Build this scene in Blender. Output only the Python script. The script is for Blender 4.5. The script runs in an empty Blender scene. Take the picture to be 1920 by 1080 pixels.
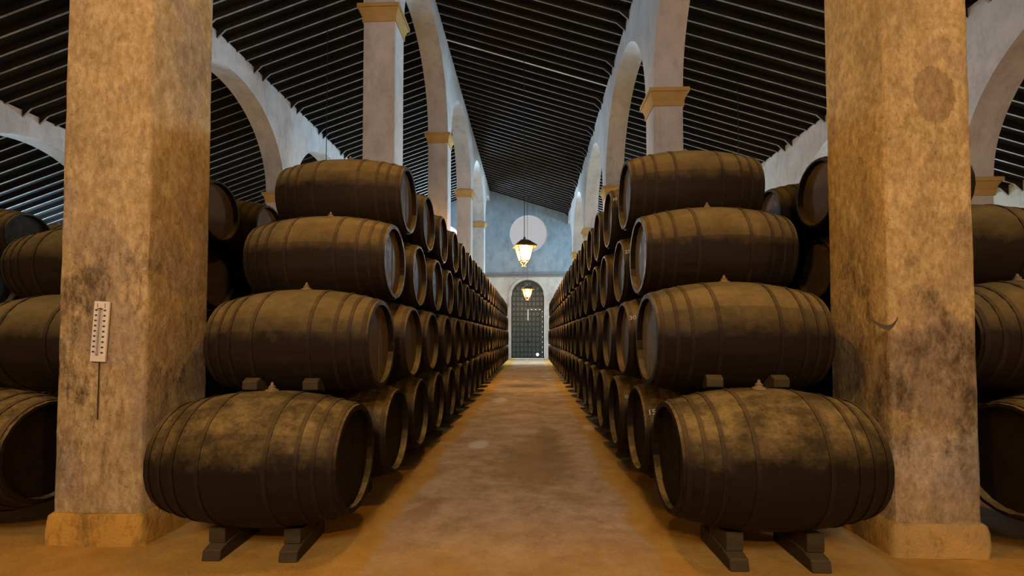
import bpy, bmesh, math, random
from mathutils import Vector, Matrix
random.seed(7)
SC = bpy.context.scene
COL = SC.collection
R = math.radians

# ------------------------------------------------------------------ camera
cam_d = bpy.data.cameras.new('camera')
cam = bpy.data.objects.new('camera', cam_d); COL.objects.link(cam)
FPX = 882.2
cam_d.sensor_width = 36.0
cam_d.lens = FPX * 36.0 / 1920.0
cam_d.shift_y = (604.8 - 540.0) / 1920.0
cam_d.clip_end = 200
cam.location = (0, 0, 1.5)
cam.rotation_euler = (R(90 + 1.753), 0, R(2.335))
SC.camera = cam
SC.view_settings.view_transform = 'Standard'
SC.view_settings.look = 'None'
SC.view_settings.exposure = -0.10
SC.view_settings.gamma = 1.0
SC.view_settings.use_curve_mapping = False

# ------------------------------------------------------------------ sky outside
world = bpy.data.worlds.new('sky'); SC.world = world
world.use_nodes = True
bg = world.node_tree.nodes['Background']
bg.inputs[0].default_value = (0.72, 0.86, 1.0, 1)
bg.inputs[1].default_value = 1.6

# ------------------------------------------------------------------ daylight lamps, most at windows added out of view
def area(name, loc, rot, sx, sy, power, col, shape='RECTANGLE'):
    d = bpy.data.lights.new(name, 'AREA'); d.shape = shape
    d.size = sx; d.size_y = sy; d.energy = power; d.color = col
    o = bpy.data.objects.new(name, d); COL.objects.link(o)
    o.location = loc; o.rotation_euler = rot
    return o
DAY = (0.52, 0.79, 1.0)
WIN_Y = (17.0, 23.0, 29.0)
for wy in WIN_Y:
    area('window_daylight', (14.05, wy, 4.35), (0, R(90), 0), 1.1, 1.9, 1300, DAY)  # lamps at the added side-wall windows, for cool daylight
    area('window_daylight', (-19.65, wy, 4.1), (0, R(-90), 0), 1.1, 1.9, 600, DAY)
area('window_daylight', (-5.96, 31.5, 8.0), (R(-90), 0, 0), 2.3, 2.3, 2200, DAY, 'DISK')
area('window_daylight', (5.75, 31.5, 6.7), (R(-90), 0, 0), 2.3, 2.3, 2200, DAY, 'DISK')  # added lamp at the hidden right-hand round window
area('window_daylight', (-0.16, -7.85, 7.6), (R(82), 0, 0), 3.4, 2.2, 680, (0.95, 0.93, 1.0))  # neutral fill lamp added behind the viewer

# ------------------------------------------------------------------ material helpers
def mat(name):
    m = bpy.data.materials.new(name); m.use_nodes = True
    nt = m.node_tree; b = nt.nodes['Principled BSDF']
    return m, nt, b
class NT:
    def __init__(s, nt): s.nt = nt
    def n(s, t, **kw):
        x = s.nt.nodes.new(t)
        for k, v in kw.items(): setattr(x, k, v)
        return x
    def l(s, a, b): s.nt.links.new(a, b)
    def coord(s, which='Object', scale=(1, 1, 1), loc=None):
        tc = s.n('ShaderNodeTexCoord'); mp = s.n('ShaderNodeMapping')
        mp.inputs['Scale'].default_value = scale
        s.l(tc.outputs[which], mp.inputs['Vector'])
        if loc is not None: s.l(loc, mp.inputs['Location'])
        return mp.outputs[0]
    def world(s, scale=(1, 1, 1)):
        g = s.n('ShaderNodeNewGeometry'); mp = s.n('ShaderNodeMapping')
        mp.inputs['Scale'].default_value = scale
        s.l(g.outputs['Position'], mp.inputs['Vector'])
        return mp.outputs[0]
    def noise(s, vec, scale, detail=4, rough=.6, dist=0):
        x = s.n('ShaderNodeTexNoise')
        x.inputs['Scale'].default_value = scale; x.inputs['Detail'].default_value = detail
        x.inputs['Roughness'].default_value = rough; x.inputs['Distortion'].default_value = dist
        s.l(vec, x.inputs['Vector']); return x.outputs['Fac']
    def ramp(s, fac, a, b, c0=(0, 0, 0, 1), c1=(1, 1, 1, 1)):
        r = s.n('ShaderNodeValToRGB'); e = r.color_ramp.elements
        e[0].position = a; e[1].position = b; e[0].color = c0; e[1].color = c1
        s.l(fac, r.inputs[0]); return r.outputs[0]
    def mix(s, fac, a, b, mode='MIX'):
        x = s.n('ShaderNodeMix', data_type='RGBA', blend_type=mode)
        for sock, v in ((x.inputs[0], fac), (x.inputs[6], a), (x.inputs[7], b)):
            if isinstance(v, (int, float)): sock.default_value = v
            elif isinstance(v, tuple): sock.default_value = v
            else: s.l(v, sock)
        return x.outputs[2]
    def math(s, op, a, b=0.0, clamp=False):
        x = s.n('ShaderNodeMath', operation=op); x.use_clamp = clamp
        for sock, v in ((x.inputs[0], a), (x.inputs[1], b)):
            if isinstance(v, (int, float)): sock.default_value = v
            else: s.l(v, sock)
        return x.outputs[0]
    def bump(s, h, strength, dist=.02):
        x = s.n('ShaderNodeBump'); x.inputs['Strength'].default_value = strength
        x.inputs['Distance'].default_value = dist; s.l(h, x.inputs['Height']); return x.outputs[0]
def c(r, g, b): return (r, g, b, 1)

def spot(N, sx, sy, sz, rx, ry, rz, sharp):
    g = N.n('ShaderNodeNewGeometry'); a = N.n('ShaderNodeVectorMath', operation='SUBTRACT'); a.inputs[1].default_value = (sx, sy, sz)
    N.l(g.outputs['Position'], a.inputs[0])
    d = N.n('ShaderNodeVectorMath', operation='DIVIDE'); d.inputs[1].default_value = (rx, ry, rz); N.l(a.outputs[0], d.inputs[0])
    l = N.n('ShaderNodeVectorMath', operation='LENGTH'); N.l(d.outputs[0], l.inputs[0])
    v = N.math('ADD', l.outputs['Value'], N.math('MULTIPLY', N.math('SUBTRACT', N.noise(N.world(), 4.5, 10, .7), .5), 1.3))
    return N.ramp(v, 1 - sharp, 1.0, c(1, 1, 1), c(0, 0, 0))
def plaster(name, base, dark, stain_amt=.5, low_band=False, bump=.5, patch=None, spots=()):
    m, nt, b = mat(name); N = NT(nt)
    v = N.world()
    vs = N.world((1, 1, .45))
    big = N.noise(v, .9, 8, .65, .1)
    col = N.mix(N.ramp(big, .35, .65), base, tuple(x * .78 for x in base[:3]) + (1,))
    if patch:
        pn = N.ramp(N.noise(N.world((1, 1, .7)), 1.7, 3, .5, .6), .54, .56)
        col = N.mix(N.math('MULTIPLY', pn, .55), col, patch)
    st = N.noise(vs, 2.6, 12, .80, .05)
    stf = N.ramp(st, .49, .60)
    if low_band:
        g = N.n('ShaderNodeNewGeometry'); sp = N.n('ShaderNodeSeparateXYZ'); N.l(g.outputs['Position'], sp.inputs[0])
        z = sp.outputs[2]
        r = N.n('ShaderNodeValToRGB'); e = r.color_ramp.elements
        e[0].position = 0.0; e[0].color = c(.1, .1, .1)
        e[1].position = 1.0; e[1].color = c(.16, .16, .16)
        for p, vv in ((.10, .30), (.2, 1.0), (.34, .95), (.46, .85), (.56, .38), (.8, .3)):
            q = e.new(p); q.color = c(vv, vv, vv)
        zz = N.math('DIVIDE', z, 4.2); zz = N.math('ADD', zz, N.math('MULTIPLY', N.math('SUBTRACT', big, .5), .25))
        N.l(zz, r.inputs[0])
        stf = N.math('MULTIPLY', stf, r.outputs[0])
    for (sx, sy, sz, rx, ry, rz, scol, amt, sharp) in spots:          # old repairs and spills, each with an outline of its own
        col = N.mix(N.math('MULTIPLY', spot(N, sx, sy, sz, rx, ry, rz, sharp), amt), col, scol)
    col = N.mix(N.math('MULTIPLY', stf, stain_amt), col, dark)
    if low_band:
        gr = N.ramp(N.noise(N.world((1, 1, .55)), 24, 8, .75), .40, .62, c(.66, .61, .54), c(1.0, 1.0, 1.0))
        col = N.mix(1.0, col, gr, 'MULTIPLY')
        bl = N.ramp(N.noise(N.world((1, 1, .6)), 5.5, 8, .75), .42, .62, c(.74, .71, .66), c(1, 1, 1))
        col = N.mix(.8, col, bl, 'MULTIPLY')
    sp2 = N.ramp(N.noise(v, 26, 3, .7), .62, .72)
    col = N.mix(N.math('MULTIPLY', sp2, .45 * stain_amt + .08), col, dark)
    pale = N.ramp(N.noise(v, 7, 5, .7), .6, .75)
    col = N.mix(N.math('MULTIPLY', pale, .22), col, tuple(min(1, x * 1.25) for x in base[:3]) + (1,))
    N.l(col, b.inputs['Base Color']); b.inputs['Roughness'].default_value = .92
    b.inputs['Specular IOR Level'].default_value = .2
    h = N.math('ADD', N.noise(v, 9, 8, .7), N.math('MULTIPLY', N.noise(v, 55, 3, .6), .35))
    N.l(N.bump(h, bump, .03), b.inputs['Normal'])
    return m

M = {}
M['pillar'] = plaster('lime_plaster_pillar', c(.67, .52, .275), c(.06, .045, .026), .95, True, .55, c(.42, .34, .25))
M['pillar_right'] = plaster('ochre_plaster_pillar', c(.70, .53, .25), c(.08, .058, .03), .85, True, .55, c(.50, .37, .22),
    [(2.83, 3.35, 3.20, .15, 2, .22, c(.36, .25, .13), .75, .06), (2.84, 3.35, 1.25, .5, 2, .42, c(.30, .23, .16), .7, .25), (2.8, 3.35, .65, .5, 2, .25, c(.55, .49, .42), .5, .5)])
M['arch'] = plaster('lime_plaster_arcade', c(.565, .54, .535), c(.25, .225, .215), .35, False, .3)
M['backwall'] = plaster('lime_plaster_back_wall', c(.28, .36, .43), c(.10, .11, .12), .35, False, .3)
M['backlow'] = plaster('lime_plaster_lower_wall', c(.52, .52, .50), c(.2, .2, .2), .4, False, .3)
M['sidewall'] = plaster('lime_plaster_side_wall', c(.5, .48, .44), c(.2, .18, .15), .4, False, .3)
M['plinth'] = plaster('ochre_plinth', c(.66, .38, .07), c(.14, .085, .03), .7, False, .8, c(.52, .36, .15))
M['capital'] = plaster('ochre_capital', c(.50, .33, .12), c(.25, .16, .06), .25, False, .2)

def make_floor():
    m, nt, b = mat('ochre_and_concrete_floor'); N = NT(nt)
    v = N.world()
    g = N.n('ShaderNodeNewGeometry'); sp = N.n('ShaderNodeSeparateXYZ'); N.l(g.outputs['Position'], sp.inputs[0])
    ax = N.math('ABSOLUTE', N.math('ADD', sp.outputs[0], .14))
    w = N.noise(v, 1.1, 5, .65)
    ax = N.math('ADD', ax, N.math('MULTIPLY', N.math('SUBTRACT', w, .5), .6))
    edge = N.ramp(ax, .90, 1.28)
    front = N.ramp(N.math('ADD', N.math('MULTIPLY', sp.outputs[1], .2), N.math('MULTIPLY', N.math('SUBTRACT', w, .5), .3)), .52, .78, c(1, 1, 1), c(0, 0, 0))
    ochre_mask = N.math('MAXIMUM', edge, N.math('MULTIPLY', front, .92))  # ochre along both aisle edges and across the front
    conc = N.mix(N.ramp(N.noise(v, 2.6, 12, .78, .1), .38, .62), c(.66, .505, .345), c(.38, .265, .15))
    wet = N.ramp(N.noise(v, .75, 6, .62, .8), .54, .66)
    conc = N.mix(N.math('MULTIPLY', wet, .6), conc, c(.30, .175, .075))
    ochre_tone = N.mix(N.ramp(N.noise(v, 3.5, 8, .7), .35, .7), c(.62, .36, .075), c(.47, .25, .045))
    col = N.mix(ochre_mask, conc, ochre_tone)
    grit = N.ramp(N.noise(v, 60, 4, .7), .58, .7)
    col = N.mix(N.math('MULTIPLY', grit, .35), col, c(.25, .15, .07))
    pale = N.ramp(N.noise(v, 1.6, 7, .7, .5), .69, .74)
    col = N.mix(N.math('MULTIPLY', pale, .5), col, c(.74, .72, .70))
    for sx, sy, rx, ry, scol, amt in ((.05, 5.9, .62, 1.6, c(.26, .15, .06), .6), (.25, 7.2, .22, .8, c(.24, .14, .06), .55), (-.72, 6.6, .17, .32, c(.8, .78, .76), .75),
                                      (-.74, 11.2, .2, .6, c(.8, .78, .76), .7), (.95, 7.9, .12, .3, c(.8, .78, .76), .6), (-.2, 14.5, .9, 1.5, c(.42, .34, .28), .5)):
        col = N.mix(N.math('MULTIPLY', spot(N, sx, sy, 0, rx, ry, 1, .45), amt), col, scol)
    N.l(col, b.inputs['Base Color'])
    N.l(N.ramp(N.noise(v, 2.2, 6, .6), .3, .7, c(.62, .62, .62), c(.9, .9, .9)), b.inputs['Roughness'])
    b.inputs['Specular IOR Level'].default_value = .3
    h = N.math('ADD', N.noise(v, 5, 8, .7), N.math('MULTIPLY', N.noise(v, 45, 5, .75), .5))
    N.l(N.bump(h, .5, .03), b.inputs['Normal'])
    return m
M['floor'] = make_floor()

def make_oak(name, base, dust_light, dust_light_amt, hoop=False, mottle=.45):
    m, nt, b = mat(name); N = NT(nt)
    oi = N.n('ShaderNodeObjectInfo')
    v = N.world((.35, 2.4, 2.4)) if not hoop else N.world((1.5, 1.5, 1.5))
    vw = N.world()
    grain = N.noise(v, 5, 8, .65, .3)
    col = N.mix(N.ramp(grain, .3, .7), base, tuple(x * 1.7 for x in base[:3]) + (1,))
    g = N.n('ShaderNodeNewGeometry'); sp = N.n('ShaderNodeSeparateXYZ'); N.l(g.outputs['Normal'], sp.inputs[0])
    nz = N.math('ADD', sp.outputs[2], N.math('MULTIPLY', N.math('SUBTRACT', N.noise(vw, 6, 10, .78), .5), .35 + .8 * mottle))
    up = N.ramp(nz, .08, .74)  # paler upward faces: real dust plus painted light from above
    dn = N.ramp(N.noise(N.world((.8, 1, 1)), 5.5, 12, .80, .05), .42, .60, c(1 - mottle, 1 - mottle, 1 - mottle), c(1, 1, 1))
    f = N.math('MULTIPLY', N.math('MULTIPLY', up, dn), dust_light_amt)
    col = N.mix(f, col, dust_light)
    # crusts and scuffs of pale paint
    cr = N.ramp(N.noise(vw, 4.2, 10, .78, .2), .66, .72)
    col = N.mix(N.math('MULTIPLY', cr, .35), col, c(.30, .22, .13))
    rnd = N.math('ADD', N.math('MULTIPLY', oi.outputs['Random'], .2), .9)
    hv = N.n('ShaderNodeHueSaturation'); hv.inputs['Saturation'].default_value = 1.0
    N.l(rnd, hv.inputs['Value']); N.l(col, hv.inputs['Color'])
    N.l(hv.outputs[0], b.inputs['Base Color'])
    N.l(N.ramp(grain, .3, .7, c(.48, .48, .48), c(.75, .75, .75)), b.inputs['Roughness'])
    b.inputs['Specular IOR Level'].default_value = .09
    h = N.math('ADD', grain, N.math('MULTIPLY', N.noise(vw, 40, 5, .7), .4))
    N.l(N.bump(h, .35, .012), b.inputs['Normal'])
    return m
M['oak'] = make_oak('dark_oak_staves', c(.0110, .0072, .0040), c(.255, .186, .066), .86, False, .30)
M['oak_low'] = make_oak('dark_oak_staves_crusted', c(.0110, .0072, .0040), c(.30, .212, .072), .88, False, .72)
M['head'] = make_oak('oak_head', c(.085, .060, .032), c(.2, .15, .08), .35)
M['head_dark'] = make_oak('dark_head', c(.012, .009, .006), c(.05, .035, .02), .4)  # near-black heads for bottom rows and the left side-aisle stack
M['head_daylit'] = make_oak('daylit_oak_head', c(.12, .112, .095), c(.2, .18, .14), .35)  # bluish grazing light on the right-hand heads, put into their colour
M['hoop'] = make_oak('black_iron_hoop', c(.0135, .0095, .0065), c(.19, .13, .05), .75, True)
M['block'] = make_oak('grey_oak_block', c(.040, .030, .016), c(.13, .092, .045), .6)
M['bung'] = make_oak('pale_bung_wood', c(.15, .11, .055), c(.24, .17, .085), .4)

def simple(name, col, rough=.7, metal=0.0, noise=.25, ns=8, emit=None):
    m, nt, b = mat(name); N = NT(nt)
    n = N.noise(N.world(), ns, 5, .6)
    N.l(N.mix(N.ramp(n, .3, .7), col, tuple(x * (1 - noise) for x in col[:3]) + (1,)), b.inputs['Base Color'])
    b.inputs['Roughness'].default_value = rough; b.inputs['Metallic'].default_value = metal
    if emit:
        b.inputs['Emission Color'].default_value = emit[0]; b.inputs['Emission Strength'].default_value = emit[1]
    return m
M['roofboard'] = simple('dark_roof_boards', c(.007, .006, .006), .9, 0, .5, 3)
M['rafter'] = simple('old_rafter_wood', c(.018, .0125, .010), .85, 0, .55, 6)
M['rafter_under'] = simple('daylit_rafter_underside', c(.32, .285, .26), .85, 0, .55, 4)  # light caught by rafter bottoms, painted as a paler tone
M['pale_beam'] = simple('whitewashed_beam', c(.85, .86, .84), .85, 0, .3, 3)
M['door'] = simple('dark_green_door', c(.010, .024, .028), .5, 0, .4, 5)
M['panel'] = simple('green_door_panel', c(.032, .066, .076), .42, 0, .4, 5)
M['iron'] = simple('dark_iron', c(.03, .03, .032), .5, .6)
M['brass'] = simple('lantern_copper', c(.20, .12, .06), .45, .6)
M['cord'] = simple('dark_cord', c(.012, .012, .014), .8)
M['white_board'] = simple('white_enamel_board', c(.74, .70, .60), .5, 0, .08)
M['print'] = simple('black_print', c(.05, .045, .04), .7)
M['tube'] = simple('glass_tube', c(.42, .40, .36), .15)
M['chalk'] = simple('white_chalk', c(.55, .53, .48), .9)
M['trim'] = simple('grey_cornice', c(.20, .21, .22), .85, 0, .3)
M['web'] = simple('dusty_cobweb', c(.09, .07, .05), .95)
M['pane'] = simple('daylit_blind', c(.1, .1, .1), .8, 0, 0, 4, (c(.93, .90, .92), .44))
M['daylight'] = simple('daylit_pane', c(.5, .5, .5), .8, 0, 0, 4, (c(.85, .93, 1), 2.2))
M['bulb'] = simple('lamp_bulb', c(.9, .8, .6), .5, 0, 0, 4, (c(1, .62, .25), 10))
def make_glass():
    m, nt, b = mat('lantern_glass'); N = NT(nt)
    tr = N.n('ShaderNodeBsdfTransparent'); tr.inputs[0].default_value = (1, .95, .88, 1)
    gl = N.n('ShaderNodeBsdfTranslucent'); gl.inputs[0].default_value = (.9, .8, .65, 1)
    ms = N.n('ShaderNodeMixShader'); ms.inputs[0].default_value = .03
    N.l(tr.outputs[0], ms.inputs[1]); N.l(gl.outputs[0], ms.inputs[2])
    N.l(ms.outputs[0], nt.nodes['Material Output'].inputs[0])
    return m
M['glass'] = make_glass()

# ------------------------------------------------------------------ object helpers
def link(name, me, material=None, parent=None):
    o = bpy.data.objects.new(name, me); COL.objects.link(o)
    if material is not None and not me.materials: me.materials.append(material)
    if parent is not None: o.parent = parent
    return o
def tag(o, label=None, cat=None, group=None, kind=None):
    if label: o['label'] = label
    if cat: o['category'] = cat
    if group: o['group'] = group
    if kind: o['kind'] = kind
    return o
def empty(name, loc=(0, 0, 0)):
    o = bpy.data.objects.new(name, None); COL.objects.link(o); o.location = loc
    o.empty_display_size = .2
    return o
def mesh(name, verts, faces, smooth=False, material=None):
    me = bpy.data.meshes.new(name); me.from_pydata([tuple(v) for v in verts], [], faces)
    me.validate(); me.update()
    bm = bmesh.new(); bm.from_mesh(me); bmesh.ops.recalc_face_normals(bm, faces=bm.faces); bm.to_mesh(me); bm.free()
    if smooth:
        for p in me.polygons: p.use_smooth = True
        try: me.set_sharp_from_angle(angle=R(38))
        except Exception: pass
    if material is not None: me.materials.append(material)
    return me
class G:
    """collects simple solids into one mesh"""
    def __init__(s): s.v = []; s.f = []
    def add(s, vs, fs):
        o = len(s.v); s.v += [Vector(v) for v in vs]; s.f += [tuple(i + o for i in f) for f in fs]
    def box(s, x0, x1, y0, y1, z0, z1):
        s.add([(x0, y0, z0), (x1, y0, z0), (x1, y1, z0), (x0, y1, z0), (x0, y0, z1), (x1, y0, z1), (x1, y1, z1), (x0, y1, z1)],
              [(0, 3, 2, 1), (4, 5, 6, 7), (0, 1, 5, 4), (1, 2, 6, 5), (2, 3, 7, 6), (3, 0, 4, 7)])
    def bar(s, a, b, w, n=6):
        a = Vector(a); b = Vector(b); d = (b - a).normalized()
        u = d.orthogonal().normalized(); w2 = d.cross(u)
        vs = []
        for p in (a, b):
            for k in range(n):
                t = 2 * math.pi * k / n; vs.append(p + (u * math.cos(t) + w2 * math.sin(t)) * w)
        s.add(vs, [(k, (k + 1) % n, n + (k + 1) % n, n + k) for k in range(n)] + [tuple(range(n))[::-1], tuple(range(n, 2 * n))])
    def lathe(s, prof, n=16, ax='z', origin=(0, 0, 0)):
        vs = []; o = Vector(origin)
        for r, h in prof:
            for k in range(n):
                t = 2 * math.pi * k / n
                if ax == 'z': p = Vector((r * math.cos(t), r * math.sin(t), h))
                else: p = Vector((h, r * math.cos(t), r * math.sin(t)))
                vs.append(o + p)
        fs = []
        for i in range(len(prof) - 1):
            for k in range(n):
                fs.append((i * n + k, i * n + (k + 1) % n, (i + 1) * n + (k + 1) % n, (i + 1) * n + k))
        fs.append(tuple(range(n))[::-1]); L = (len(prof) - 1) * n; fs.append(tuple(range(L, L + n)))
        s.add(vs, fs)
    def prism(s, pts, axis, a, b):
        n = len(pts); vs = []
        for h in (a, b):
            for p, q in pts:
                vs.append({'x': (h, p, q), 'y': (p, h, q), 'z': (p, q, h)}[axis])
        s.add(vs, [(k, (k + 1) % n, n + (k + 1) % n, n + k) for k in range(n)] + [tuple(range(n))[::-1], tuple(range(n, 2 * n))])
    def mesh(s, name, material=None, smooth=False): return mesh(name, s.v, s.f, smooth, material)
def bevel(me, w, seg=2):
    bm = bmesh.new(); bm.from_mesh(me)
    bmesh.ops.bevel(bm, geom=list(bm.edges), offset=w, segments=seg, affect='EDGES', profile=.6)
    bm.to_mesh(me); bm.free(); return me

# ------------------------------------------------------------------ building layout (metres)
BAY = 6.144
YB = 31.83                      # back wall
RIDGE_X, RIDGE_Z = -3.15, 11.50
SL_R, SL_L = .318, .345
def roof_z(x): return RIDGE_Z - (SL_R * (x - RIDGE_X) if x > RIDGE_X else SL_L * (RIDGE_X - x))
PD = .661                       # pillar depth along the aisle
CAPH = .34
# arcade: inner-left x, inner-right x, y of first pillar, capital underside z, arch rise
ARC = {
    'left':        (-3.482, -2.810, 3.322, 8.05, 2.47),
    'right':       (2.492, 3.081, 3.378, 6.18, 2.66),
    'far_left':    (-9.08, -8.44, 3.34, 6.10, 2.60),
    'far_right':   (8.45, 9.06, 3.36, 4.27, 2.60),
    'outer_left':  (-14.70, -14.07, 3.34, 4.20, 2.60),
}

# ------------------------------------------------------------------ floor and walls
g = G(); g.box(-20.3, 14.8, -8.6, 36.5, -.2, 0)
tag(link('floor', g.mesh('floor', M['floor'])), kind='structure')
g = G(); g.box(-20.3, -20.0, -8.6, YB + .6, 0, 6.6)
tag(link('wall_left', g.mesh('wall_left', M['sidewall'])), kind='structure')
g = G(); g.box(14.4, 14.7, -8.6, YB + .6, 0, 7.0)
tag(link('wall_right', g.mesh('wall_right', M['sidewall'])), kind='structure')
g = G(); g.prism([(-20, 0), (14.5, 0), (14.5, roof_z(14.5) + .1), (RIDGE_X, RIDGE_Z + .1), (-20, roof_z(-20) + .1)], 'y', -8.3, -8.0)
tag(link('wall_front', g.mesh('wall_front', M['sidewall'])), kind='structure')

# back wall, pierced by the door arch and the round windows
DX, DR, DSP = -.235, 1.135, 4.24           # door centre, half width, spring height
ROUND = [(-.18, 8.52, 1.28), (-5.96, 8.0, 1.2), (5.75, 6.7, 1.2)]  # the last one is out of sight, added for its light
def back_wall():
    def strip(xs, lowf, topf, y0, y1, gg):
        vs = []
        for x in xs:
            vs += [(x, y0, lowf(x)), (x, y0, topf(x)), (x, y1, lowf(x)), (x, y1, topf(x))]
        n = len(xs); fs = []
        for i in range(n - 1):
            a, b = 4 * i, 4 * i + 4
            fs += [(a, a + 1, b + 1, b), (a + 2, b + 2, b + 3, a + 3), (a, b, b + 2, a + 2), (a + 1, a + 3, b + 3, b + 1)]
        fs += [(0, 2, 3, 1), (4 * n - 4, 4 * n - 3, 4 * n - 1, 4 * n - 2)]
        gg.add(vs, fs)
    y0, y1 = YB, YB + .55
    ZM = 5.62                                   # cornice level parts lower and upper wall
    lo = G()
    lo.box(-20, DX - DR, y0, y1, 0, ZM); lo.box(DX + DR, 14.5, y0, y1, 0, ZM)
    xs = [DX - DR * math.cos(math.pi * k / 32) for k in range(33)]
    strip(xs, lambda x: DSP + math.sqrt(max(0, DR * DR - (x - DX) ** 2)), lambda x: ZM, y0, y1, lo)
    up = G()
    edges = sorted([(cx - r, cx + r, cx, cz, r) for cx, cz, r in ROUND])
    xc = -20.0
    top = lambda x: roof_z(x) + .12
    for a, b, cx, cz, r in edges:
        xs = [xc] + ([RIDGE_X] if xc < RIDGE_X < a else []) + [a]
        strip(xs, lambda x: ZM, top, y0, y1, up)
        xs = [cx - r * math.cos(math.pi * k / 32) for k in range(33)]
        strip(xs, lambda x: ZM, lambda x: cz - math.sqrt(max(0, r * r - (x - cx) ** 2)), y0, y1, up)
        strip(xs, lambda x: cz + math.sqrt(max(0, r * r - (x - cx) ** 2)), top, y0, y1, up)
        xc = b
    strip([xc, 14.5], lambda x: ZM, top, y0, y1, up)
    w = tag(empty('wall_back', (0, 0, 0)), kind='structure')
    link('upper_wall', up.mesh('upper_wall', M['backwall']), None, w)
    link('lower_wall', lo.mesh('lower_wall', M['backlow']), None, w)
    return w
wall_back = back_wall()
t = tag(empty('trim_1', (0, YB, 5.62)), kind='structure')
for z0, z1, p in ((-.06, .03, .10), (.03, .12, .04), (.12, .22, .16)):
    g = G(); g.box(-20, 14.4, -p, .0, z0, z1); link('cornice_moulding', g.mesh('cornice_moulding', M['trim']), None, t)
# door surround
g = G()
for k in range(32):
    a0, a1 = math.pi * k / 32, math.pi * (k + 1) / 32
    p = [(DX + q * math.cos(a), DSP + q * math.sin(a)) for q, a in ((DR, a0), (DR + .16, a0), (DR + .16, a1), (DR, a1))]
    g.prism(p, 'y', YB - .05, YB + .0)
g.box(DX - DR - .16, DX - DR, YB - .05, YB, 0, DSP); g.box(DX + DR, DX + DR + .16, YB - .05, YB, 0, DSP)
tag(link('trim_2', g.mesh('trim_2', M['backlow'])), kind='structure')
# round windows
for i, (cx, cz, r) in enumerate(ROUND):
    w = tag(empty('window_%d' % (i + 1), (cx, YB, cz)), kind='structure')
    g = G(); n = 48
    for k in range(n):
        a0, a1 = 2 * math.pi * k / n, 2 * math.pi * (k + 1) / n
        g.prism([(q * math.cos(a), q * math.sin(a)) for q, a in ((r, a0), (r - .05, a0), (r - .05, a1), (r, a1))], 'y', .04, .16)
    link('window_frame', g.mesh('window_frame', simple('white_reveal', c(.75, .77, .8), .8, 0, .05)), None, w)
    g = G(); g.prism([((r - .045) * math.cos(2 * math.pi * k / n), (r - .045) * math.sin(2 * math.pi * k / n)) for k in range(n)], 'y', .10, .14)
    link('blind', g.mesh('blind', M['pane'] if i == 0 else M['daylight']), None, w)
# windows added high in the unseen side walls to bring daylight
k = 4
pw = G(); pw.box(-.03, .03, -1.0, 1.0, -.6, .6); pwm = pw.mesh('pane', M['daylight'])
fw = G()
for z in (-.62, 0, .62): fw.box(-.05, .05, -1.05, 1.05, z - .04, z + .04)
for y in (-1.02, -.35, .35, 1.02): fw.box(-.05, .05, y - .03, y + .03, -.62, .62)
fwm = fw.mesh('window_frame', M['iron'])
for wy in WIN_Y:
    for x, z in ((14.36, 4.35), (-19.96, 4.1)):
        w = tag(empty('window_%d' % k, (x, wy, z)), kind='structure'); k += 1
        link('pane', pwm, None, w); link('window_frame', fwm, None, w)

# unseen window added behind the viewer, to give the fill lamp a source
w = tag(empty('window_%d' % k, (-.16, -7.96, 7.6)), kind='structure')
g = G(); g.box(-1.7, 1.7, -.03, .03, -1.1, 1.1); link('pane', g.mesh('pane', M['daylight']), None, w)
g = G()
for z in (-1.14, 0, 1.14): g.box(-1.78, 1.78, -.04, .05, z - .04, z + .04)
for x in (-1.74, -.58, .58, 1.74): g.box(x - .04, x + .04, -.04, .05, -1.14, 1.14)
link('window_frame', g.mesh('window_frame', M['iron']), None, w)

# ------------------------------------------------------------------ door
door = tag(empty('door_1', (DX, YB + .18, 0)), kind='structure')
WK0, WK1, WKZ0, WKZ1 = .03, .98, .14, 3.36          # wicket opening in the right leaf
g = G()
def arch_h(x): return DSP + math.sqrt(max(0, (DR - .015) ** 2 - x * x))
def slab(gg, x0, x1, z0, zt=None, n=10):
    xs = [x0 + (x1 - x0) * i / n for i in range(n + 1)]
    poly = [(x0, z0), (x1, z0)] + [(x, (arch_h(x) if zt is None else zt)) for x in reversed(xs)]
    gg.prism(poly, 'y', 0, .09)
HZ = .07
slab(g, -DR + .015, WK0 - .022, HZ, None, 16)
link('door_leaf', g.mesh('door_leaf', M['door']), None, door)
g = G()
slab(g, WK0 - .022, DR - .015, WKZ1 + .03, None, 16)
g.box(WK1 + .02, DR - .02, 0, .09, HZ, WKZ1 + .03); g.box(WK0 - .022, WK1 + .02, 0, .09, HZ, WKZ0 - .0)
g.box(WK0 - .022, WK0 + .001, .01, .09, HZ, 2.62)
link('door_leaf', g.mesh('door_leaf', M['door']), None, door)
wk = G(); wk.box(WK0, WK1, 0, .08, WKZ0, WKZ1 - .012)
wko = link('wicket_door', wk.mesh('wicket_door', M['door']), None, door)
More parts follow.
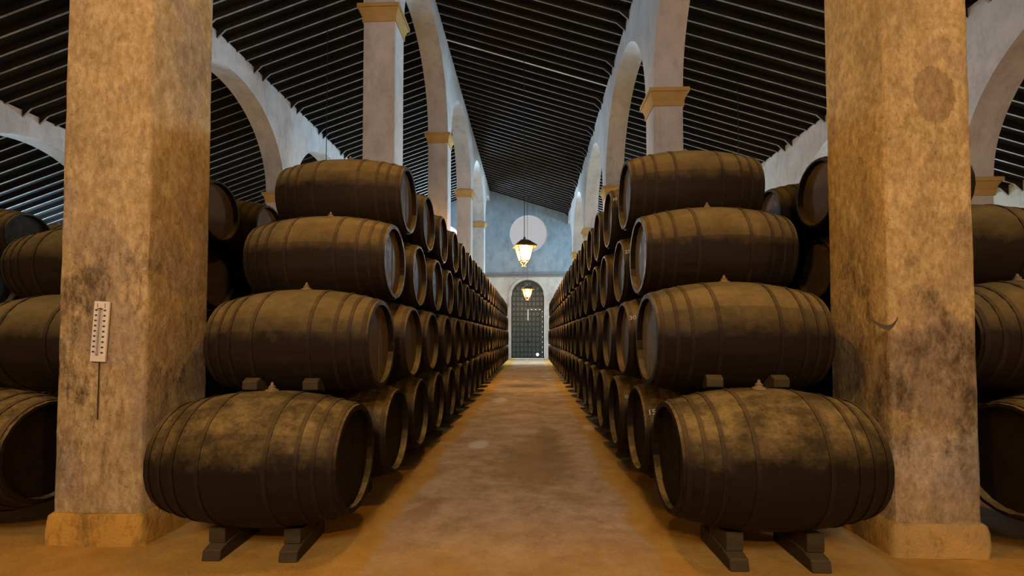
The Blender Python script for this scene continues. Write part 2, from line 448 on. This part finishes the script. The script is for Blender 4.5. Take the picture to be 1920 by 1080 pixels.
# raised coffers
NCX, NCZ = 8, 15
cw, ch = (2 * DR - .1) / NCX, .345
pm = G(); pm.box(-cw * .36, cw * .36, -.035, 0, -ch * .38, ch * .38); pmm = bevel(pm.mesh('door_panel', M['panel']), .015, 1)
for i in range(NCX):
    for j in range(NCZ):
        x = -DR + .05 + (i + .5) * cw; z = .12 + (j + .5) * ch
        e = max(abs(x - cw * .4), abs(x + cw * .4))
        if z + ch * .42 > arch_h(min(e, DR - .02)) - .03: continue
        o = link('door_panel', pmm, None, door); o.location = (x, 0, z)
g = G(); g.box(-.03, .07, -.07, -.03, 1.05, 1.35); g.bar((.02, -.09, 1.2), (.16, -.09, 1.2), .018)
link('lock', g.mesh('lock', M['iron']), None, door)
g = G(); g.lathe([(.10, 0), (.10, .03), (.0, .031)], 20)
me = g.mesh('cat_hole', M['daylight']); o = link('cat_hole', me, None, door); o.location = (.66, -.036, .31); o.rotation_euler = (R(90), 0, 0)
# glowing plane added as daylight behind the door gaps
g = G(); g.box(-DR, DR, 1.6, 1.65, .0, 6)
o = link('outside_glow', g.mesh('outside_glow', M['daylight']), None, door); o.location = (0, 1.0, 0)

# ------------------------------------------------------------------ pillars
def pillar_meshes(key):
    x0, x1, y1, zc, rise = ARC[key]
    w = x1 - x0; rnd = random.Random(hash(key) % 1000 if False else sum(map(ord, key)))
    def ring(hw, hd, r, seg=3):
        pts = []
        for sx, sy, a0 in ((1, 1, 0), (-1, 1, 90), (-1, -1, 180), (1, -1, 270)):
            for k in range(seg + 1):
                a = R(a0 + 90 * k / seg)
                pts.append((sx * (hw - r) + r * math.cos(a), sy * (hd - r) + r * math.sin(a)))
        # fill straight edges
        out = []
        n = len(pts)
        for i in range(n):
            p, q = pts[i], pts[(i + 1) % n]; out.append(p)
            d = math.hypot(q[0] - p[0], q[1] - p[1])
            if d > .2:
                for s in (1, 2, 3): out.append((p[0] + (q[0] - p[0]) * s / 4, p[1] + (q[1] - p[1]) * s / 4))
        return out
    # shaft
    rg = ring(w / 2, PD / 2, .03); n = len(rg)
    zs = [i * .16 for i in range(int(zc / .16) + 1)] + [zc]
    vs, fs = [], []
    for z in zs:
        sw = .006
        for (x, y) in rg:
            k = 1 + rnd.uniform(-sw, sw) * (1.4 if z < 3.8 else .25)
            vs.append((x * k, y * k, z))
    for i in range(len(zs) - 1):
        for k in range(n): fs.append((i * n + k, i * n + (k + 1) % n, (i + 1) * n + (k + 1) % n, (i + 1) * n + k))
    fs.append(tuple(range(n))); fs.append(tuple(range((len(zs) - 1) * n, len(zs) * n)))
    shaft = mesh('shaft', vs, fs, True, M['pillar'] if key == 'left' else M['pillar_right'])
    def stack(prof, r, material, name, jit=0):
        vs, fs = [], []; n = None
        for grow, z in prof:
            rr = ring(w / 2 + grow, PD / 2 + grow, r); n = len(rr)
            for x, y in rr: vs.append((x * (1 + rnd.uniform(-jit, jit)), y * (1 + rnd.uniform(-jit, jit)), z + rnd.uniform(-jit, jit) * .4))
        for i in range(len(prof) - 1):
            for k in range(n): fs.append((i * n + k, i * n + (k + 1) % n, (i + 1) * n + (k + 1) % n, (i + 1) * n + k))
        fs.append(tuple(range(n))); fs.append(tuple(range((len(prof) - 1) * n, len(prof) * n)))
        return mesh(name, vs, fs, True, material)
    plinth = stack([(.035, 0), (.04, .08), (.036, .16), (.03, .205), (.015, .225), (-.01, .232)], .05, M['plinth'], 'plinth', .012)
    cap = stack([(.004, 0), (.02, 0), (.02, .115), (.03, .125), (.036, .16), (.05, .2), (.075, .245), (.085, .262), (.105, .262), (.105, CAPH), (-.02, CAPH)],
                .004, M['capital'], 'capital')
    return shaft, plinth, cap
ORD = ['zeroth', 'first', 'second', 'third', 'fourth', 'fifth', 'sixth', 'seventh', 'eighth', 'ninth', 'tenth', 'eleventh', 'twelfth',
       'thirteenth', 'fourteenth', 'fifteenth', 'sixteenth', 'seventeenth', 'eighteenth', 'nineteenth', 'twentieth', 'twenty-first',
       'twenty-second', 'twenty-third', 'twenty-fourth']
SIDE_TXT = {'left': 'left side of the central aisle', 'right': 'right side of the central aisle', 'far_left': 'far side of the left-hand aisle',
            'far_right': 'far side of the right-hand aisle', 'outer_left': 'outermost arcade at far left'}
PILLARS = {}
for key, (x0, x1, y1, zc, rise) in ARC.items():
    sh, pl, cp = pillar_meshes(key)
    sh2 = sh.copy(); sh2.materials.clear(); sh2.materials.append(M['arch'])
    for n in range(1, 6):
        if key == 'left' and n == 1: lab = 'big stained plaster pillar with a white thermometer, nearest on the left'
        elif key == 'right' and n == 1: lab = 'big patchy ochre plaster pillar without thermometer, nearest on the right'
        else: lab = 'tall whitewashed pillar with ochre capital, %s from the front, %s' % (ORD[n], SIDE_TXT[key])
        p = tag(empty('pillar', ((x0 + x1) / 2, y1 + BAY * (n - 1) + PD / 2, 0)), lab, 'pillar', 'pillars of the %s arcade' % key.replace('_', ' '))
        if n == 1: PILLARS[key] = p
        s = link('shaft', sh if n == 1 else sh2, None, p); link('plinth', pl, None, p); link('capital', cp, None, p).location = (0, 0, zc)

# ------------------------------------------------------------------ arcade walls with arches
def arcade(key, name):
    x0, x1, y1, zc, rise = ARC[key]
    spring = zc + CAPH
    ys, lows = [], []
    def add(y, z): ys.append(y); lows.append(z)
    for n in range(1, 6):
        a = y1 + BAY * (n - 1)
        add(a, spring); add(a + PD, spring)
        b = a + BAY if n < 5 else YB + .02
        if b - (a + PD) < .3: continue
        r = (BAY - PD) / 2; cy = a + PD + r
        for k in range(1, 40):
            th = math.pi * (1 - k / 40); y = cy + r * math.cos(th)
            if y > YB + .01: break
            add(y, spring + rise * math.sin(th))
        if n == 5: add(YB + .02, spring + rise * math.sqrt(max(0, 1 - ((YB + .02 - cy) / r) ** 2)))
    vs = []; fs = []
    tz0, tz1 = roof_z(x0) + .05, roof_z(x1) + .05
    for y, z in zip(ys, lows):
        vs += [(x0, y, z), (x1, y, z), (x1, y, tz1), (x0, y, tz0)]
    for i in range(len(ys) - 1):
        a, b = 4 * i, 4 * i + 4
        for k in range(4):
            fs.append((a + k, a + (k + 1) % 4, b + (k + 1) % 4, b + k))
    fs += [(0, 1, 2, 3), tuple(range(4 * len(ys) - 4, 4 * len(ys)))]
    me = mesh(name, vs, fs, True, M['arch'])
    return tag(link(name, me), kind='structure')
arcade('left', 'wall_left_arcade'); arcade('right', 'wall_right_arcade')
arcade('far_left', 'wall_far_left_arcade'); arcade('far_right', 'wall_far_right_arcade'); arcade('outer_left', 'wall_outer_left_arcade')

# ------------------------------------------------------------------ roof
ceil = tag(empty('ceiling', (0, 0, 10)), kind='structure')
RD = .17                                           # rafter depth
def roof_slab(xa, xb):
    g = G(); za, zb = roof_z(xa) + RD, roof_z(xb) + RD
    g.prism([(xa, za - 10), (xb, zb - 10), (xb, zb - 9.85), (xa, za - 9.85)], 'y', -8.4, YB + .7)
    link('roof_boarding', g.mesh('roof_boarding', M['roofboard']), None, ceil)
roof_slab(-20.4, RIDGE_X); roof_slab(RIDGE_X, 14.8)
SPANS = [(-2.81, 2.492, 8.0), (3.081, 8.45, 4.0), (-8.44, -3.482, 4.0), (-14.07, -9.08, 7.0), (9.06, 14.4, 9.0), (-20.0, -14.70, 9.0)]
STEP = .437
def rafter_mesh(xa, xb, lower_right, tail):
    """a rafter running down the slope; every other one ends in an angled seat on the wall"""
    za, zb = roof_z(xa), roof_z(xb); g = G()
    pts = [(xa, za), (xb, zb), (xb, zb + RD), (xa, za + RD)]
    if tail:
        s = (zb - za) / (xb - xa)
        if lower_right: pts = [(xa, za), (xb - .24, za + s * (xb - .24 - xa)), (xb, zb - .15), (xb, zb + RD), (xa, za + RD)]
        else: pts = [(xa, za - .15), (xa + .24, za + s * .24), (xb, zb), (xb, zb + RD), (xa, za + RD)]
    g.prism([(x, z - 10) for x, z in pts], 'y', -.024, .024)
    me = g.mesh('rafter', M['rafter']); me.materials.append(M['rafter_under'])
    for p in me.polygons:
        if p.normal.z < -.5: p.material_index = 1          # pale underside, with daylight put into its colour
    return me
for xa, xb, ystart in SPANS:
    ms = [rafter_mesh(xa, xb, xb > 0, False), rafter_mesh(xa, xb, xb > 0, True)]
    far = G(); y = ystart; i = 0
    while y < YB - .1:
        tail = (i * 7 + int(abs(xa) * 3)) % 5 in (1, 3)
        lim = {-2.81: 25, 3.081: 18, -8.44: 18}.get(xa, 14)
        if y < lim:
            o = link('rafter', ms[1 if tail else 0], None, ceil); o.location = (0, y, 0)
            if xa == -2.81 and abs(y - 15.15) < .22:
                o.data = ms[0].copy(); o.data.materials[1] = M['pale_beam']; o.scale = (1, 1.5, 1); o['label'] = 'whitewashed rafter'
        else:
            o2 = len(far.v); src = ms[1 if tail else 0]
            far.add([(v.co.x, v.co.y + y, v.co.z) for v in src.vertices], [tuple(p.vertices) for p in src.polygons])
        y += STEP * random.uniform(.94, 1.06); i += 1
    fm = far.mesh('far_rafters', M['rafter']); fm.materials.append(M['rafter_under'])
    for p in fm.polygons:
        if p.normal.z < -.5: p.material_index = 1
    tag(link('far_rafters', fm, None, ceil), kind='stuff')

# ------------------------------------------------------------------ barrels
BL, BD, HD = 1.25, .93, .735          # length, bilge and end diameter of the base barrel (axis x, end at x = 0, body towards +x)
NS = 24
def rad(t):                            # t in [-1, 1] along the length
    return (HD + (BD - HD) * (1 - abs(t) ** 2.1)) / 2
def px(t): return (t + 1) / 2 * BL
CH = .055                              # depth of the chime
STV = []
def stave_mesh(k, seg=12, sub=2, grooved=.002):
    a0, a1 = 2 * math.pi * k / NS, 2 * math.pi * (k + 1) / NS
    th = .035; vs, fs = [], []
    ts = [-1 + 2 * i / seg for i in range(seg + 1)]
    for t in ts:
        r = rad(t)
        row = []
        for j in range(sub + 1):
            a = a0 + (a1 - a0) * j / sub; rr = r - (grooved if j in (0, sub) else 0)
            row.append((px(t), rr * math.cos(a), rr * math.sin(a)))
        row.append((px(t), (r - th) * math.cos(a1), (r - th) * math.sin(a1)))
        row.append((px(t), (r - th) * math.cos(a0), (r - th) * math.sin(a0)))
        vs += row
    n = sub + 3
    for i in range(seg):
        for j in range(n): fs.append((i * n + j, i * n + (j + 1) % n, (i + 1) * n + (j + 1) % n, (i + 1) * n + j))
    fs.append(tuple(range(n))); fs.append(tuple(range(seg * n, seg * n + n)))
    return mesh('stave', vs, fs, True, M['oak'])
def body_mesh(seg=10, sub=2, name='staves'):
    vs, fs = [], []; n = NS * sub
    ts = [-1 + 2 * i / seg for i in range(seg + 1)]
    prof = [(px(t), rad(t)) for t in ts]
    full = [(CH, rad(-1) - .03), (0.0, rad(-1) - .022)] + prof + [(BL, rad(1) - .022), (BL - CH, rad(1) - .03)]
    for x, r in full:
        for k in range(n):
            a = 2 * math.pi * k / n; rr = r - (.0035 if k % sub == 0 else 0)
            vs.append((x, rr * math.cos(a), rr * math.sin(a)))
    for i in range(len(full) - 1):
        for k in range(n): fs.append((i * n + k, i * n + (k + 1) % n, (i + 1) * n + (k + 1) % n, (i + 1) * n + k))
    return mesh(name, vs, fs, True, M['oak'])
def hoop_mesh(t, w):
    vs, fs = [], []; n = 36; dt = w / BL
    prof = []
    for tt in (t - dt, t + dt): prof.append((px(tt), rad(tt) + .0045))
    for tt in (t + dt, t - dt): prof.append((px(tt), rad(tt) - .006))
    for x, r in prof:
        for k in range(n):
            a = 2 * math.pi * k / n; vs.append((x, r * math.cos(a), r * math.sin(a)))
    for i in range(4):
        for k in range(n): fs.append((i * n + k, i * n + (k + 1) % n, ((i + 1) % 4) * n + (k + 1) % n, ((i + 1) % 4) * n + k))
    return mesh('hoop', vs, fs, True, M['hoop'])
HOOPS = [hoop_mesh(s * t, w) for s in (-1, 1) for t, w in ((.945, .030), (.79, .026), (.63, .026), (.34, .028))]
def head_mesh(x):
    r = rad(-1) - .028; g = G(); g.lathe([(r, x), (r, x + .028)], 32, 'x'); return g.mesh('head', M['head'])
def board_meshes(x):
    r = rad(-1) - .030; out = []; nb = 7; w = 2 * r / nb
    for i in range(nb):
        ya, yb = -r + i * w + .0025, -r + (i + 1) * w - .0025
        pts = []
        for q in range(7):
            y = ya + (yb - ya) * q / 6; pts.append((y, math.sqrt(max(0, r * r - y * y))))
        poly = pts + [(y, -z) for y, z in reversed(pts)]
        g = G(); g.prism(poly, 'x', x - .006 - .002 * (i % 3), x + .004); out.append(g.mesh('head_board', M['head']))
    return out
HEADF, HEADB = head_mesh(CH), head_mesh(BL - CH - .028)
BOARDS = board_meshes(CH)
def recol(me, k): 
    m2 = me.copy(); m2.materials.clear(); m2.materials.append(M[k]); return m2
HEADS = {'head': (HEADF, BOARDS), 'head_dark': (recol(HEADF, 'head_dark'), [recol(m_, 'head_dark') for m_ in BOARDS]),
         'head_daylit': (recol(HEADF, 'head_daylit'), [recol(m_, 'head_daylit') for m_ in BOARDS])}
BODY, BODY_FAR = body_mesh(), body_mesh(6, 1)
STAVES = [stave_mesh(k) for k in range(NS)]
LOW = {}
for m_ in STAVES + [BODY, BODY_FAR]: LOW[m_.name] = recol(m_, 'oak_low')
g = G(); g.lathe([(.062, 0), (.06, .012), (.035, .022), (.03, .035), (.036, .042), (.016, .055), (.013, .075), (.004, .085)], 14)
BUNG = g.mesh('bung', M['bung'], True)

BARRELS = {}
def make_barrel(lod, hk='head', low=False):
    """lod 0: single staves and head boards, 1: parts, 2: far"""
    e = empty('wine_barrel')
    if lod == 0:
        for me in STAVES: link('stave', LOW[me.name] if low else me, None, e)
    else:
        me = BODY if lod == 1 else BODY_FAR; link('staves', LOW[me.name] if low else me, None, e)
    h = link('head', HEADS[hk][0], None, e)
    if lod == 0:
        for me in HEADS[hk][1]: link('head_board', me, None, h)
    if lod < 2: link('head', HEADB, None, e)
    for i, me in enumerate(HOOPS):
        if lod == 2 and i not in (0, 1, 2): continue
        link('hoop', me, None, e)
    if lod < 2:
        b = link('bung', BUNG, None, e); b.location = (BL / 2, 0, BD / 2 - .004); b.scale = (.75, .75, .75)
    return e
def place_barrel(lod, xh, side, y, z, d, label, group, hk='head'):
    """xh: x of the end that faces the aisle; side: direction in which the body runs"""
    e = make_barrel(lod, hk, z < 1)
    s = d / BD
    e.scale = (1, s, s)
    e.rotation_euler = (random.uniform(-.05, .05), 0, (0 if side > 0 else math.pi) + random.uniform(-.008, .008))
    e.location = (xh + random.uniform(-.012, .012) * (lod > 0), y, z)
    tag(e, label, 'barrel', group)
    return e
ROWN = ['bottom', 'second', 'third', 'top']
YR = [3.303, 3.79, 4.31, 4.82]
LZ, RZ = [.650, 1.446, 2.196, 2.918], [.681, 1.485, 2.236, 2.945]
LX, RX = [-1.231, -1.212, -1.258, -1.267], [.924, .914, .968, .952]
DL, DR_ = [.934, .888, .853, .845], [.94, .902, .860, .852]
COUNT = [23, 22, 22, 21]
for row in range(4):
    for n in range(COUNT[row]):
        lod = 0 if n == 0 else 1 if n < 9 else 2
        for sname, side, XX, ZZ, DD in (('left', -1, LX, LZ, DL), ('right', 1, RX, RZ, DR_)):
            y = YR[row] + n * 1.0 + (random.uniform(-.006, .006) if n else 0)
            if n == 0:
                lab = 'dusty dark oak barrel seen side-on, nearest in the %s row of the %s stack' % (ROWN[row], sname)
            else:
                lab = 'dark oak barrel, %s from the front in the %s row of the %s aisle stack' % (ORD[n + 1], ROWN[row], sname)
            b = place_barrel(lod, XX[row], side, y, ZZ[row], DD[row], lab, 'barrels in the %s aisle stack' % sname,
                             'head_dark' if row == 0 else 'head_daylit' if side > 0 and n < 6 else 'head')
            BARRELS[(sname, row, n)] = b
# second ranks, backing on to the arcades
YL2 = [3.63, 4.13, 4.65, 5.15]
for row in range(4):
    for n in range(5):
        place_barrel(1 if n < 3 else 2, (-3.58, -3.58, -3.86, -3.50)[row], -1, 3.42 if (row, n) == (0, 0) else YL2[row] + n, LZ[row], DL[row],
                     'dark barrel behind the left arcade, %s from the front, %s row' % (ORD[n + 1], ROWN[row]), 'barrels behind the left arcade', 'head_dark' if row == 0 else 'head')
        place_barrel(1 if n < 3 else 2, (3.16, 3.16, 3.12, 2.87)[row], 1, YR[row] + n, RZ[row], DR_[row],
                     'dark barrel behind the right arcade, %s from the front, %s row' % (ORD[n + 1], ROWN[row]), 'barrels behind the right arcade', 'head_dark' if row == 0 else 'head')
# stacks on the far side of the side aisles
for row in range(4):
    for n in range(5):
        place_barrel(1 if n < 2 else 2, -7.14, -1, 4.9 + .5 * row + n, LZ[row], DL[row],
                     'shadowy barrel across the left side aisle, %s from the front, %s row' % (ORD[n + 1], ROWN[row]), 'barrels across the left side aisle', 'head_dark')
        place_barrel(1 if n < 2 else 2, 6.6, 1, 4.6 + .5 * row + n, RZ[row], DR_[row],
                     'shadowy barrel across the right side aisle, %s from the front, %s row' % (ORD[n + 1], ROWN[row]), 'barrels across the right side aisle')

# ------------------------------------------------------------------ cradles below, wedges between
def cradle_meshes(h):
    g = G(); hs = min(.105, h * .55)
    g.prism([(-.20, 0), (.30, 0), (.30, hs), (-.08, hs), (-.185, hs * .72)], 'x', -.062, .062)
    sl = bevel(g.mesh('sleeper', M['block']), .006, 1)
    g = G(); R0 = .467
    top = lambda y: h + R0 - math.sqrt(R0 * R0 - y * y)
    g.prism([(-.13, hs), (.14, hs)] + [(y, top(y) - .001) for y in (.14, .1, .05, 0, -.05, -.1, -.13)], 'x', -.055, .055)
    bl = g.mesh('wedge', M['block'])
    return sl, bl
for sname, side, XX, ZZ, DD in (('left', -1, LX, LZ, DL), ('right', 1, RX, RZ, DR_)):
    h = ZZ[0] - DD[0] / 2
    sl, bl = cradle_meshes(h - .003)
    for n in range(COUNT[0]):
        for j, dx in enumerate((.40, .92)):
            c_ = tag(empty('barrel_cradle', (XX[0] + side * dx, YR[0] + n, 0)),
                     'wooden block under %s barrel of %s stack, %s' % ('the nearest' if n == 0 else 'the ' + ORD[n + 1] + ' bottom', sname,
                                                                       'on the aisle side' if j == 0 else 'on the pillar side'), 'cradle', 'wooden blocks under the bottom barrels')
            c_.rotation_euler = (0, 0, random.uniform(-.12, .12))
            link('sleeper', sl, None, c_); link('wedge', bl, None, c_)
    g = G(); g.prism([(-.07, 0), (.09, -.03), (.09, .0), (.06, .035), (-.02, .085), (-.07, .06)], 'x', -.055, .055)
    wm = bevel(g.mesh('barrel_wedge', M['block']), .006, 1)
    for row in (0,):
        for j, dx in enumerate((.36, .80)):
            o = link('barrel_wedge', wm); zt = ZZ[row] + DD[row] / 2
            o.location = (XX[row] + side * dx, YR[row] + .09, zt + .002); o.rotation_euler = (0, 0, random.uniform(-.2, .2))
            tag(o, 'small wooden wedge on top of the nearest bottom barrel, %s stack, %s' % (sname, 'aisle side' if j == 0 else 'pillar side'),
                'wedge', 'wedges between the barrel rows')

# chalk numbers on barrel ends
def chalk(txt, key, t, ang, size, rot=0):
    b = BARRELS[key]
    cu = bpy.data.curves.new('chalk', 'FONT'); cu.body = txt; cu.size = size; cu.align_x = 'CENTER'; cu.align_y = 'CENTER'; cu.extrude = .001
    tmp = bpy.data.objects.new('chalk_tmp', cu); COL.objects.link(tmp)
    dg = bpy.context.evaluated_depsgraph_get(); me = bpy.data.meshes.new_from_object(tmp.evaluated_get(dg))
    bpy.data.objects.remove(tmp)
    me.materials.clear(); me.materials.append(M['chalk'])
    # wrap the flat lettering on to the stave surface (text x along the barrel, text y round the girth)
    for v in me.vertices:
        x, y, z = v.co; x, y = x * math.cos(rot) - y * math.sin(rot), x * math.sin(rot) + y * math.cos(rot)
        tt = min(.99, max(-.99, t + 2 * x / BL)); r = rad(tt) + .006 + z
        a = ang - y / r
        v.co = (px(tt), r * math.cos(a), r * math.sin(a))
    o = link('chalk_number', me, None, b); o['label'] = 'white chalk figures'
    return o
for txt, key, t in (('30', ('right', 1, 1), -.93), ('25', ('right', 2, 1), -.93), ('III', ('right', 3, 1), -.93), ('o', ('right', 0, 2), -.88), ('15', ('right', 0, 1), -.9)):
    chalk(txt, key, t, math.pi - .50, .066)

# ------------------------------------------------------------------ lanterns
def lantern_meshes():
    d = {}
    T, B = .20, .105; zt, zb = .0, -.36           # glass box, wide at the top
    def sq(h, z): return [(h, h, z), (-h, h, z), (-h, -h, z), (h, -h, z)]
    g = G(); v = sq(.27, .0) + sq(.27, .03) + sq(.11, .17) + sq(.035, .20) + sq(.02, .27)
    fs = [(0, 3, 2, 1)]
    for i in range(4):
        for k in range(4): fs.append((4 * i + k, 4 * i + (k + 1) % 4, 4 * i + 4 + (k + 1) % 4, 4 * i + 4 + k))
    fs.append((16, 17, 18, 19)); g.add(v, fs); d['roof'] = g.mesh('roof', M['brass'])
    g = G(); t4, b4 = sq(T, zt), sq(B, zb)
    for k in range(4):
        g.bar(t4[k], b4[k], .013); g.bar(t4[k], t4[(k + 1) % 4], .012); g.bar(b4[k], b4[(k + 1) % 4], .016); g.bar(b4[k], (0, 0, -.50), .012)
    d['frame'] = g.mesh('frame', M['brass'])
    d['pane'] = []
    for k in range(4):
        a, b_, c_, e_ = [Vector(p) for p in (t4[k], t4[(k + 1) % 4], b4[(k + 1) % 4], b4[k])]
        nn = (b_ - a).cross(e_ - a).normalized() * .003; g = G()
        g.add([p + nn for p in (a, b_, c_, e_)] + [p - nn for p in (a, b_, c_, e_)], [(0, 1, 2, 3), (7, 6, 5, 4), (0, 4, 5, 1), (1, 5, 6, 2), (2, 6, 7, 3), (3, 7, 4, 0)])
        d['pane'].append(g.mesh('glass_pane', M['glass']))
    g = G(); g.lathe([(.01, -.52), (.04, -.50), (.02, -.485), (.012, -.47)], 12); g.bar((-.06, 0, -.505), (.06, 0, -.505), .012); d['finial'] = g.mesh('finial', M['brass'], True)
    g = G(); g.lathe([(.012, -.0), (.02, -.02), (.042, -.05), (.045, -.07), (.03, -.095), (.008, -.108)], 14); d['bulb'] = g.mesh('bulb', M['bulb'], True)
    return d
LM = lantern_meshes()
WARM = (1.0, .57, .165)
def lantern(x, y, z, label, power):
    e = tag(empty('hanging_lantern', (x, y, z)), label, 'lantern', 'hanging lanterns')
    e.rotation_euler = (0, 0, R(14)); e.scale = (1.2, 1.2, 1.2)
    for k in ('roof', 'frame', 'finial', 'bulb'): link(k, LM[k], None, e)
    for me in LM['pane']: link('glass_pane', me, None, e)
    g = G(); g.bar((0, 0, .26), (0, 0, (roof_z(x) + RD + .02 - z) / 1.2), .009, 6); link('hanging_cord', g.mesh('hanging_cord', M['cord']), None, e)
    d = bpy.data.lights.new('lantern_light', 'POINT'); d.energy = power; d.color = WARM; d.shadow_soft_size = .06
    o = bpy.data.objects.new('lantern_light', d); COL.objects.link(o); o.parent = e; o.location = (0, 0, -.185)
    return e
lantern(-.21, 14.5, 4.28, 'lit copper lantern hanging in front of the round window', 560)
lantern(-.21, 26.8, 4.20, 'small lit lantern hanging before the arched door', 350)
lantern(-5.93, 13.25, 4.28, 'lantern on a thin cord hanging in the left side aisle', 200)
lantern(5.80, 13.25, 4.28, 'lantern on a thin cord hanging in the right side aisle', 200)
lantern(-.21, -3.9, 4.35, 'lantern hanging in the cross aisle behind the viewer', 620)
lantern(-.21, 2.2, 4.30, 'lantern hanging over the front of the central aisle', 150)
lantern(-7.2, -1.2, 4.3, 'lantern hanging in the cross aisle at the left', 420)
lantern(7.2, -1.2, 4.3, 'lantern hanging in the cross aisle at the right', 420)

# ------------------------------------------------------------------ thermometer
ax0, ax1, ay1, _, _ = ARC['left']
TH = tag(empty('thermometer', (-3.14, ay1 - .022, 1.54)), 'long white thermometer board hanging on the left pillar', 'thermometer')
TH.rotation_euler = (0, R(3.2), 0)
g = G(); g.box(-.057, .057, 0, .016, -.22, .22); link('scale_board', bevel(g.mesh('scale_board', M['white_board']), .004, 2), None, TH)
g = G(); g.bar((-.004, -.006, -.16), (-.004, -.006, .165), .0045, 8); g.lathe([(.003, -.175), (.009, -.168), (.009, -.155), (.004, -.15)], 10, 'z', (-.004, -.006, 0))
link('glass_tube', g.mesh('glass_tube', M['tube'], True), None, TH)
g = G()
for i in range(9):
    z = .155 - i * .038
    g.box(-.043, -.036, -.0025, .002, z - .006, z + .006); g.box(-.034, -.027, -.0025, .002, z - .006, z + .006)
    z2 = .155 - i * .0385
    g.box(.022, .029, -.0025, .002, z2 - .006, z2 + .006); g.box(.031, .038, -.0025, .002, z2 - .006, z2 + .006)
for i in range(37):
    z = .158 - i * .0086
    g.box(-.022, -.012, -.0022, .002, z - .0008, z + .0008); g.box(.006, .016, -.0022, .002, z - .0008, z + .0008)
for x in (-.028, .028):
    for k in range(3): g.box(x - .002, x + .002, -.0025, .002, .175 + k * .011, .182 + k * .011)
link('scale_marks', g.mesh('scale_marks', M['print']), None, TH)
g = G(); g.lathe([(.006, -.004), (.008, .0), (.006, .004)], 10, 'z', (0, -.006, .168)); g.box(-.022, .012, -.01, .002, .163, .168)
link('clip', g.mesh('clip', M['brass']), None, TH)
wire = tag(link('wire', (lambda gg: (gg.bar((-3.143, ay1 - .014, 1.32), (-3.146, ay1 - .014, .90), .0035, 6), gg.mesh('wire', M['cord']))[1])(G())),
           'thin dark wire running down the pillar below the thermometer', 'wire')

# torn dusty web hanging off the right pillar above the barrel
g = G(); pts = []
for i in range(15):
    t = i / 14; pts.append((2.36 + .13 * t + .02 * math.sin(t * 3), 3.36 - .06 * t, 1.62 - .07 * math.sin(t * 2.6) + .05 * t * t, .004 + .012 * math.sin(math.pi * t)))
for (xa, ya, za, wa), (xb, yb, zb, wb) in zip(pts, pts[1:]):
    g.add([(xa, ya, za - wa), (xb, yb, zb - wb), (xb, yb, zb + wb), (xa, ya, za + wa), (xa, ya + .004, za - wa), (xb, yb + .004, zb - wb), (xb, yb + .004, zb + wb), (xa, ya + .004, za + wa)],
          [(0, 1, 2, 3), (7, 6, 5, 4), (0, 4, 5, 1), (3, 2, 6, 7)])
tag(link('cobweb', g.mesh('cobweb', M['web'])), 'dark torn cobweb strand hanging off the right pillar above the bottom barrel', 'cobweb')
